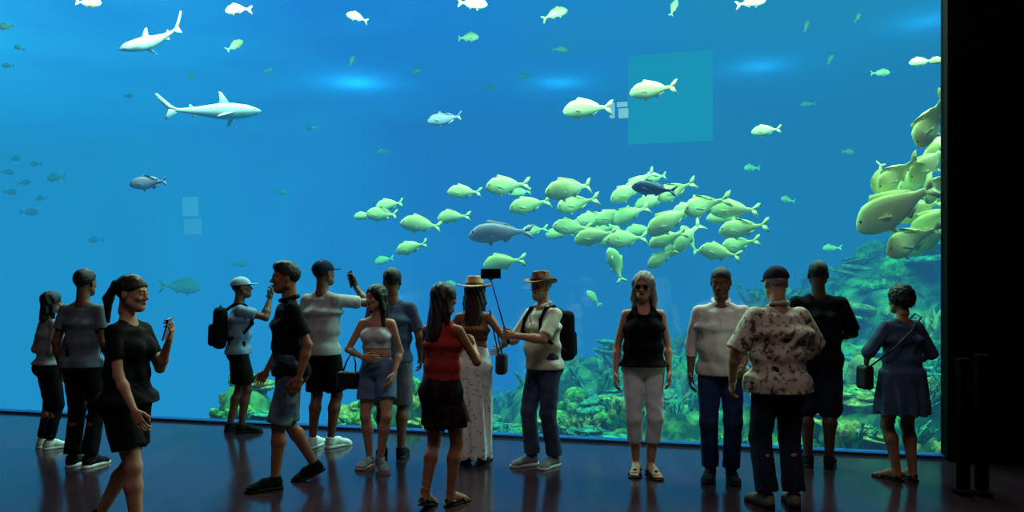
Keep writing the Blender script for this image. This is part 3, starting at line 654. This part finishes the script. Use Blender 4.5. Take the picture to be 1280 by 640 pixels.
# ------------------------------------------------ fish
def interp(x,xs,ys): return np.interp(x,xs,ys)
def fishgeo(hs,ws,bend,tailh=.15,kind='jack'):
    n=26;k=16; xs=np.linspace(0,1,n)
    if kind=='jack':
        H=interp(xs,[0,.03,.1,.2,.35,.5,.7,.88,1],[.02,.3,.62,.88,1,.93,.6,.25,.2])*hs
        Wd=interp(xs,[0,.03,.12,.3,.5,.75,1],[.02,.25,.7,1,.9,.45,.12])*ws
        cz=interp(xs,[0,.2,.5,1],[-.03,0,0,.01])
        B=.84
    else:
        H=interp(xs,[0,.04,.15,.35,.5,.75,.92,1],[.03,.3,.72,1,.95,.5,.26,.22])*hs
        Wd=interp(xs,[0,.04,.15,.35,.5,.75,.92,1],[.05,.5,.95,1,.9,.45,.2,.14])*ws; cz=interp(xs,[0,.2,1],[.0,0,.01]); B=.82
    bx=lambda t:.5-t*B
    by=lambda t:bend*np.sin(t*3.4)*t*.14
    vs=[];fs=[]
    for i in range(n):
        for j in range(k):
            a=2*math.pi*j/k; vs.append((bx(xs[i]),by(xs[i])+Wd[i]*math.cos(a),cz[i]+H[i]*math.sin(a)))
    for i in range(n-1):
        for j in range(k): fs.append([i*k+j,i*k+(j+1)%k,(i+1)*k+(j+1)%k,(i+1)*k+j])
    fs.append(list(range(k))[::-1]); fs.append([(n-1)*k+j for j in range(k)])
    fin=[]
    def poly(pts,y=0,ys=None):
        b=len(vs); th=.0035
        for s in(-1,1):
            for q in pts: vs.append((q[0],(by(np.clip((.5-q[0])/B,0,1.2)) if len(q)==2 else q[1])+s*th,q[-1]))
        m_=len(pts); fin.append([b+i for i in range(m_)]); fin.append([b+m_+i for i in range(m_)][::-1])
        for i in range(m_): fin.append([b+i,b+m_+i,b+m_+(i+1)%m_,b+(i+1)%m_])
    zt=lambda t:float(np.interp(t,xs,H)+np.interp(t,xs,cz)); zb=lambda t:float(-np.interp(t,xs,H)+np.interp(t,xs,cz))
    if kind=='jack':
        poly([(bx(.28),zt(.28)-.02),(bx(.36),zt(.36)+.05),(bx(.5),zt(.5)+.035),(bx(.68),zt(.68)+.04),(bx(.82),zt(.82)+.02),(bx(.88),zt(.88)-.01),(bx(.6),zt(.6)-.03)])
        poly([(bx(.6),zb(.6)+.02),(bx(.66),zb(.66)-.06),(bx(.76),zb(.76)-.03),(bx(.88),zb(.88)+.005)])
        poly([(bx(.32),zb(.32)+.02),(bx(.42),zb(.4)-.055),(bx(.45),zb(.45)+.01)])
        e=bx(1)
        poly([(e+.02,.03),(e-.09,tailh),(e-.155,tailh*1.08),(e-.1,.05),(e-.075,.01),(e+.02,.005)])
        poly([(e+.02,.015),(e-.075,.01),(e-.1,-.04),(e-.15,-tailh),(e-.09,-tailh*.88),(e+.02,-.02)])
        for s in(-1,1): poly([(bx(.27),s*ws*.95,-.01),(bx(.45),s*(ws+.05),-.05),(bx(.43),s*(ws+.035),-.09),(bx(.29),s*ws*.9,-.045)])
    else:
        poly([(bx(.36),zt(.36)-.02),(bx(.47),zt(.4)+.11),(bx(.5),zt(.4)+.115),(bx(.49),zt(.5)+.03),(bx(.53),zt(.53)-.02)])
        poly([(bx(.78),zt(.78)-.01),(bx(.84),zt(.8)+.03),(bx(.86),zt(.86)-.005)])
        poly([(bx(.74),zb(.74)+.01),(bx(.82),zb(.8)-.03),(bx(.83),zb(.83)+.005)])
        e=bx(1)
        poly([(e+.03,.02),(e-.04,.06),(e-.16,.17),(e-.18,.165),(e-.13,.08),(e-.07,.02),(e,-.0)])
        poly([(e+.02,.0),(e-.06,.02),(e-.075,-.03),(e-.1,-.09),(e-.07,-.08),(e+.01,-.02)])
        for s in(-1,1): poly([(bx(.3),s*ws*.8,-.02),(bx(.42),s*(ws+.13),-.09),(bx(.47),s*(ws+.16),-.11),(bx(.44),s*(ws+.07),-.06),(bx(.42),s*ws*.8,-.03)])
    return (vs,fs),fin
def fishmat(nm,top,side,belly):
    m,nt,out=newmat(nm); L=nt.links; p=nt.nodes.new('ShaderNodeBsdfPrincipled'); L.new(p.outputs[0],out.inputs[0]); p.inputs['Roughness'].default_value=.5
    tc=nt.nodes.new('ShaderNodeTexCoord'); sp=nt.nodes.new('ShaderNodeSeparateXYZ'); L.new(tc.outputs['Object'],sp.inputs[0])
    mr=nt.nodes.new('ShaderNodeMapRange'); mr.inputs[1].default_value=-.15; mr.inputs[2].default_value=.18; L.new(sp.outputs[2],mr.inputs[0])
    w=nt.nodes.new('ShaderNodeTexVoronoi'); w.inputs['Scale'].default_value=30; L.new(tc.outputs['Object'],w.inputs['Vector'])
    a=nt.nodes.new('ShaderNodeMath'); a.operation='MULTIPLY_ADD'; a.inputs[1].default_value=.12; L.new(w.outputs['Distance'],a.inputs[0]); L.new(mr.outputs[0],a.inputs[2])
    r=nt.nodes.new('ShaderNodeValToRGB'); r.color_ramp.elements.new(.5)
    for e,(q,c) in zip(r.color_ramp.elements,[(.15,belly),(.55,side),(.95,top)]): e.position=q; e.color=(*lin(c),1)
    L.new(a.outputs[0],r.inputs[0]); L.new(r.outputs[0],p.inputs['Base Color']); return m
fm={'s':fishmat('fish_silver',(212,222,120),(242,246,165),(222,228,170)),'d':fishmat('fish_navy',(30,40,80),(45,55,100),(120,130,170)),'p':fishmat('fish_mauve',(120,110,140),(170,150,175),(190,180,195)),'g':fishmat('shark_grey',(150,165,160),(185,200,195),(225,230,225))}
eyem=M('fish_eye',(10,12,14),.2)
meshes={}
def fishmesh(kind,bi,mk):
    k=(kind,bi,mk)
    if k in meshes: return meshes[k]
    b=(-1,-.4,.3,.9)[bi]
    if kind=='jack': (v,f),fin=fishgeo(.185,.07,b)
    elif kind=='snap': (v,f),fin=fishgeo(.15,.07,b,.11)
    else: (v,f),fin=fishgeo(.085,.075,b,kind='shark')
    mb=MB(); mb.add((v,f+fin),fm[mk])
    ex=.5-.09*.84
    if kind!='shark':
        for s in(-1,1): mb.add(ball((ex,s*.036,.03),(.014,.008,.014),6),eyem)
    else:
        for s in(-1,1): mb.add(ball((.44,s*.045,.01),(.008,.006,.008),6),eyem)
    o=mb.obj('x'); me=o.data; bpy.data.objects.remove(o)
    me.name={'jack':'trevally','snap':'snapper','shark':'shark'}[kind]+'_mesh'; meshes[k]=me; return me
frn=random.Random(5)
school=bpy.data.objects.new('fish_school',None); sc.collection.objects.link(school)
def fish(px,py,ln,d,dirx=-1,tilt=0,kind='jack',mk='s',yaw=None,parent=None,name='reef_fish',hs=1.0):
    ray=V(((px-640)/FL,1,(HY-py)/FL)); O=V((0,0,CH)); t=((G0-O).dot(nrm)+d)/ray.dot(nrm); P=O+ray*t
    if P.z>5.85: P=O+ray*((5.85-CH)/ray.z)
    yw=math.radians(frn.uniform(-22,22) if yaw is None else yaw); tl=math.radians(tilt)
    dr=V((dirx*math.cos(yw)*math.cos(tl),math.sin(yw)*math.cos(tl),math.sin(tl)))
    L=ln/FL*P.y/max(.35,abs(math.cos(yw)*math.cos(tl))*1.0 if abs(tilt)<50 else 1)
    q=dr.to_track_quat('X','Z'); o=bpy.data.objects.new(name,fishmesh(kind,frn.randrange(4),mk)); sc.collection.objects.link(o)
    o.location=P; o.rotation_mode='QUATERNION'; o.rotation_quaternion=q; o.scale=(L,L,L*hs)
    if parent: o.parent=parent
S_=[(455,270,26,3,0),(478,268,44,2.6,-5),(487,256,38,2.9,5),(515,309,42,2.3,12),(527,281,52,2,-6),(567,271,42,2.5,0),(581,240,44,2.5,-4),(635,232,56,2,5),(663,256,54,2.2,10),(630,328,54,1.8,6),(668,288,34,3,8),
(712,236,64,1.8,10),(722,254,54,2.2,12),(745,274,50,2.8,5),(715,284,50,2.2,-4),(735,281,52,3.1,10),(745,295,54,1.9,8),(765,300,44,3,0),(765,270,46,2.6,15),(783,299,56,2,4),(788,268,46,2.6,20),(785,240,46,2.6,25),(800,228,40,3,35),(818,222,34,3.2,10),
(845,238,50,2.4,22),(838,275,60,1.9,28),(860,262,44,2.7,12),(855,298,46,2.3,40),(835,298,48,2,18),(828,322,38,2,30),(883,256,62,1.8,14),(918,262,58,2,-5),(930,285,60,1.9,5),(905,272,44,2.8,0),(925,305,50,2.2,10),(900,316,54,1.8,-12),(770,332,48,2.3,72),(862,300,42,2.5,60),(700,292,36,3.2,0),(755,285,46,3.4,6),(815,252,44,3,15),(650,240,30,4,0),(800,288,40,3.3,8)]
for (x,y,l,d,t) in S_: fish(x,y,l,d,-1,-t if abs(t)<50 else t,parent=school,name='school_fish')
S2=[(1165,150,74,.8,62),(1122,218,52,.9,38),(1098,222,42,1.2,75),(1122,258,92,.7,28),(1142,300,76,.8,22),(1160,205,52,1.0,40),(1172,232,56,.9,50),(1150,262,60,1.1,20),(1172,275,60,1.0,30),(1135,235,50,1.5,20),(1165,292,60,1.2,35),(1175,185,50,1.4,45),(1150,222,48,1.3,30)]
sch2=bpy.data.objects.new('fish_school',None); sc.collection.objects.link(sch2)
for (x,y,l,d,t) in S2: fish(x,y,l,d,-1,-t,parent=sch2,name='school_fish',hs=1.1)
fish(627,291,84,1.5,-1,-2,'snap','p',yaw=5); fish(818,236,56,1.5,-1,10,'snap','d',yaw=10); fish(187,228,54,1.8,-1,-2,'snap','p',yaw=5); fish(557,148,48,3.5,-1,0,'snap','p')
for a in [(735,136,62,2.5,-1,0),(817,112,58,2.2,-1,-2),(958,163,34,3,-1,0),(298,12,34,3,-1,0),(447,22,26,5,-1,15),(693,18,32,4,1,20),(590,4,38,3,1,5),(585,47,28,5,1,0),(293,57,18,6,1,40),(440,76,14,7,1,70),(110,3,34,3,1,0),(8,33,22,5,-1,0),(10,82,14,6,-1,0),(24,60,14,6,-1,20),(1152,77,28,3,-1,0),(1100,91,22,5,1,0),(1008,33,16,6,1,70),(842,10,22,6,1,70),(1072,22,14,6,1,60),(70,222,26,6,-1,0),(225,358,52,7,1,0),(480,325,26,5,-1,-10),(1175,76,24,2,-1,0),(742,373,26,4,-1,50),(700,62,20,6,1,0),(36,265,24,8,1,0),(12,240,20,8,1,0),(30,228,18,8,1,10),(870,92,36,5,-1,-20),(1038,75,16,6,1,60),
 (18,198,16,7,1,0),(45,205,18,8,-1,5),(8,215,16,8,1,0),(52,248,16,8,-1,0),(335,88,14,7,1,10),(390,160,16,8,-1,0),(520,90,16,7,1,20),(655,95,18,7,-1,0),(610,110,16,8,1,0),(480,190,16,8,-1,0),(350,240,16,8,1,0),(120,300,18,8,-1,0),(300,330,18,8,1,0),(938,3,36,3,1,8),(1010,130,18,7,-1,0),(1060,190,18,7,1,0),(940,210,22,6,-1,0),(985,250,20,6,-1,10),(1040,310,24,5,-1,0),(560,355,22,6,1,0),(160,120,14,8,1,0),(240,95,14,8,-1,0)]:
    fish(*a[:4],a[4],a[5],kind='jack')
fish(262,139,124,2.5,1,2,'shark','g',yaw=8,name='shark'); fish(193,48,92,2.6,-1,-16,'shark','g',yaw=4,name='shark')
def at(px,py,d):
    ray=V(((px-640)/FL,1,(HY-py)/FL)); O=V((0,0,CH)); t=((G0-O).dot(nrm)+d)/ray.dot(nrm); return O+ray*t
def panel(name,px0,py0,px1,py1,d,mat):
    a=TM.inverted()@at(px0,py1,d); b=TM.inverted()@at(px1,py0,d)
    return tbox(name,a.x,b.x,d,d+.05,a.z,b.z,mat)
panel('glass_reflection_panel',785,62,891,180,3.2,ME('reflection_teal',(26,182,212),.78))  # added glowing panel, stands in for a reflection on the glass
panel('reflection_patch',228,246,246,270,5,ME('reflection_pale',(110,200,235),1.0)); panel('reflection_patch',230,273,250,293,5,ME('reflection_pale2',(100,190,225),1.0))  # small rectangular reflections, added as glowing panels inside the tank
panel('reflection_mark',762,128,768,147,3.1,ME('reflection_white',(190,235,240),.9)); panel('reflection_mark',771,127,784,133,3.1,bpy.data.materials['reflection_white']); panel('reflection_mark',773,135,785,147,3.1,bpy.data.materials['reflection_white'])  # bright reflected highlights, added as glowing strips
# ------------------------------------------------ room
m,nt,out=newmat('dark_wood_floor'); L=nt.links; p=nt.nodes.new('ShaderNodeBsdfPrincipled'); L.new(p.outputs[0],out.inputs[0])
tc=nt.nodes.new('ShaderNodeTexCoord'); mp=nt.nodes.new('ShaderNodeMapping'); mp.inputs['Rotation'].default_value=(0,0,math.radians(76)); L.new(tc.outputs['Object'],mp.inputs[0])
bk=nt.nodes.new('ShaderNodeTexBrick'); bk.inputs['Scale'].default_value=1; bk.inputs['Brick Width'].default_value=1.6; bk.inputs['Row Height'].default_value=.14; bk.inputs['Mortar Size'].default_value=.002
bk.inputs['Color1'].default_value=(*lin((52,30,38)),1); bk.inputs['Color2'].default_value=(*lin((42,25,34)),1); bk.inputs['Mortar'].default_value=(.004,.003,.004,1); L.new(mp.outputs[0],bk.inputs['Vector'])
L.new(bk.outputs['Color'],p.inputs['Base Color']); n=nt.nodes.new('ShaderNodeTexNoise'); n.inputs['Scale'].default_value=3; L.new(tc.outputs['Object'],n.inputs['Vector'])
mr=nt.nodes.new('ShaderNodeMapRange'); mr.inputs[3].default_value=.1; mr.inputs[4].default_value=.22; L.new(n.outputs[0],mr.inputs[0]); L.new(mr.outputs[0],p.inputs['Roughness']); p.inputs['Specular IOR Level'].default_value=.5
tbox('floor',-6,17,-14,-.02,-.1,0,m)
wd=M('wall_black',(8,8,9),.9,.1,2,spec=.05); 
tbox('wall_right',UL,19,-.12,.09,0,9.3,wd)
tbox('wall_far_left',-6.2,-4,-.1,.09,0,9.3,wd)
tbox('wall_above_window',-4,UL,-.1,.09,6.62,9.3,wd)
tbox('wall_back',-6,17,-14.2,-14,0,9.3,wd)
tbox('wall_left',-6.2,-6,-14,-.1,0,9.3,wd); tbox('wall_side_right',16.8,17,-14,-.12,0,9.3,wd)
tbox('ceiling',-6.2,17,-14.2,.5,9.3,9.5,wd)
tbox('trim_1',-4,UL,-.05,0,0,.028,M('trim_metal',(30,60,110),.35,.05,spec=.6)); tbox('trim_2',-4,UL,0,.1,-.1,.03,M('trim_blue',(30,90,160),.4))
X0,Y0=ground(1204,618); bp=M('barrier_black',(6,6,7),.9,.1,spec=.03)
for X1,Yo,hh in((X0,Y0,1.02),(X0+.13,Y0-.02,1.05)):
    mb=MB(); mb.add(rbox((0,0,hh/2+.02),(.04,.03,hh/2-.02),.012),bp); mb.add(rbox((0,0,.012),(.055,.06,.012),.004),bp); mb.add(rbox((0,0,hh+.01),(.046,.036,.012),.004),bp)
    o=mb.obj('barrier_post',smooth=False); o.location=(X1,Yo,0)
# ------------------------------------------------ lights
def area(name,loc,rot,sx,sy,e,c):
    l=bpy.data.lights.new(name,'AREA'); l.shape='RECTANGLE'; l.size=sx; l.size_y=sy; l.energy=e; l.color=c
    o=bpy.data.objects.new(name,l); sc.collection.objects.link(o); o.location=loc; o.rotation_euler=rot; return o
for i,u in enumerate((1.5,5.5,9.5,13.5)):
    P=G0+g*u+nrm*1.9; area('tank_flood_light',(P.x,P.y,6.2),(0,0,ang),3.6,2.2,800,(1,1,.66))
area('hall_ceiling_light',(0.5,.6,8.7),(math.radians(38),0,0),6,1.6,125,(1,.88,.84))
def lamp(px,py,e,c,r=.08):
    ray=V(((px-640)/FL,1,(HY-py)/FL)); P=V((0,0,CH))+ray*((5.75-CH)/ray.z); l=bpy.data.lights.new('tank_lamp','POINT'); l.energy=e; l.color=c; l.shadow_soft_size=r
    o=bpy.data.objects.new('tank_lamp',l); sc.collection.objects.link(o); o.location=P
lamp(445,134,130,(.1,.75,1)); lamp(700,134,70,(.15,.8,1)); lamp(950,116,60,(.2,.75,1)); lamp(1160,66,40,(.2,.7,1))
w=bpy.data.worlds.new('World'); sc.world=w; w.use_nodes=True; w.node_tree.nodes['Background'].inputs[0].default_value=(.01,.02,.04,1); w.node_tree.nodes['Background'].inputs[1].default_value=.3
cd=bpy.data.cameras.new('camera'); cd.sensor_width=36; cd.lens=FL/1280*36; cd.shift_y=(HY-320)/1280
co=bpy.data.objects.new('camera',cd); sc.collection.objects.link(co); co.location=(0,0,CH); co.rotation_euler=(math.radians(90),0,0); sc.camera=co
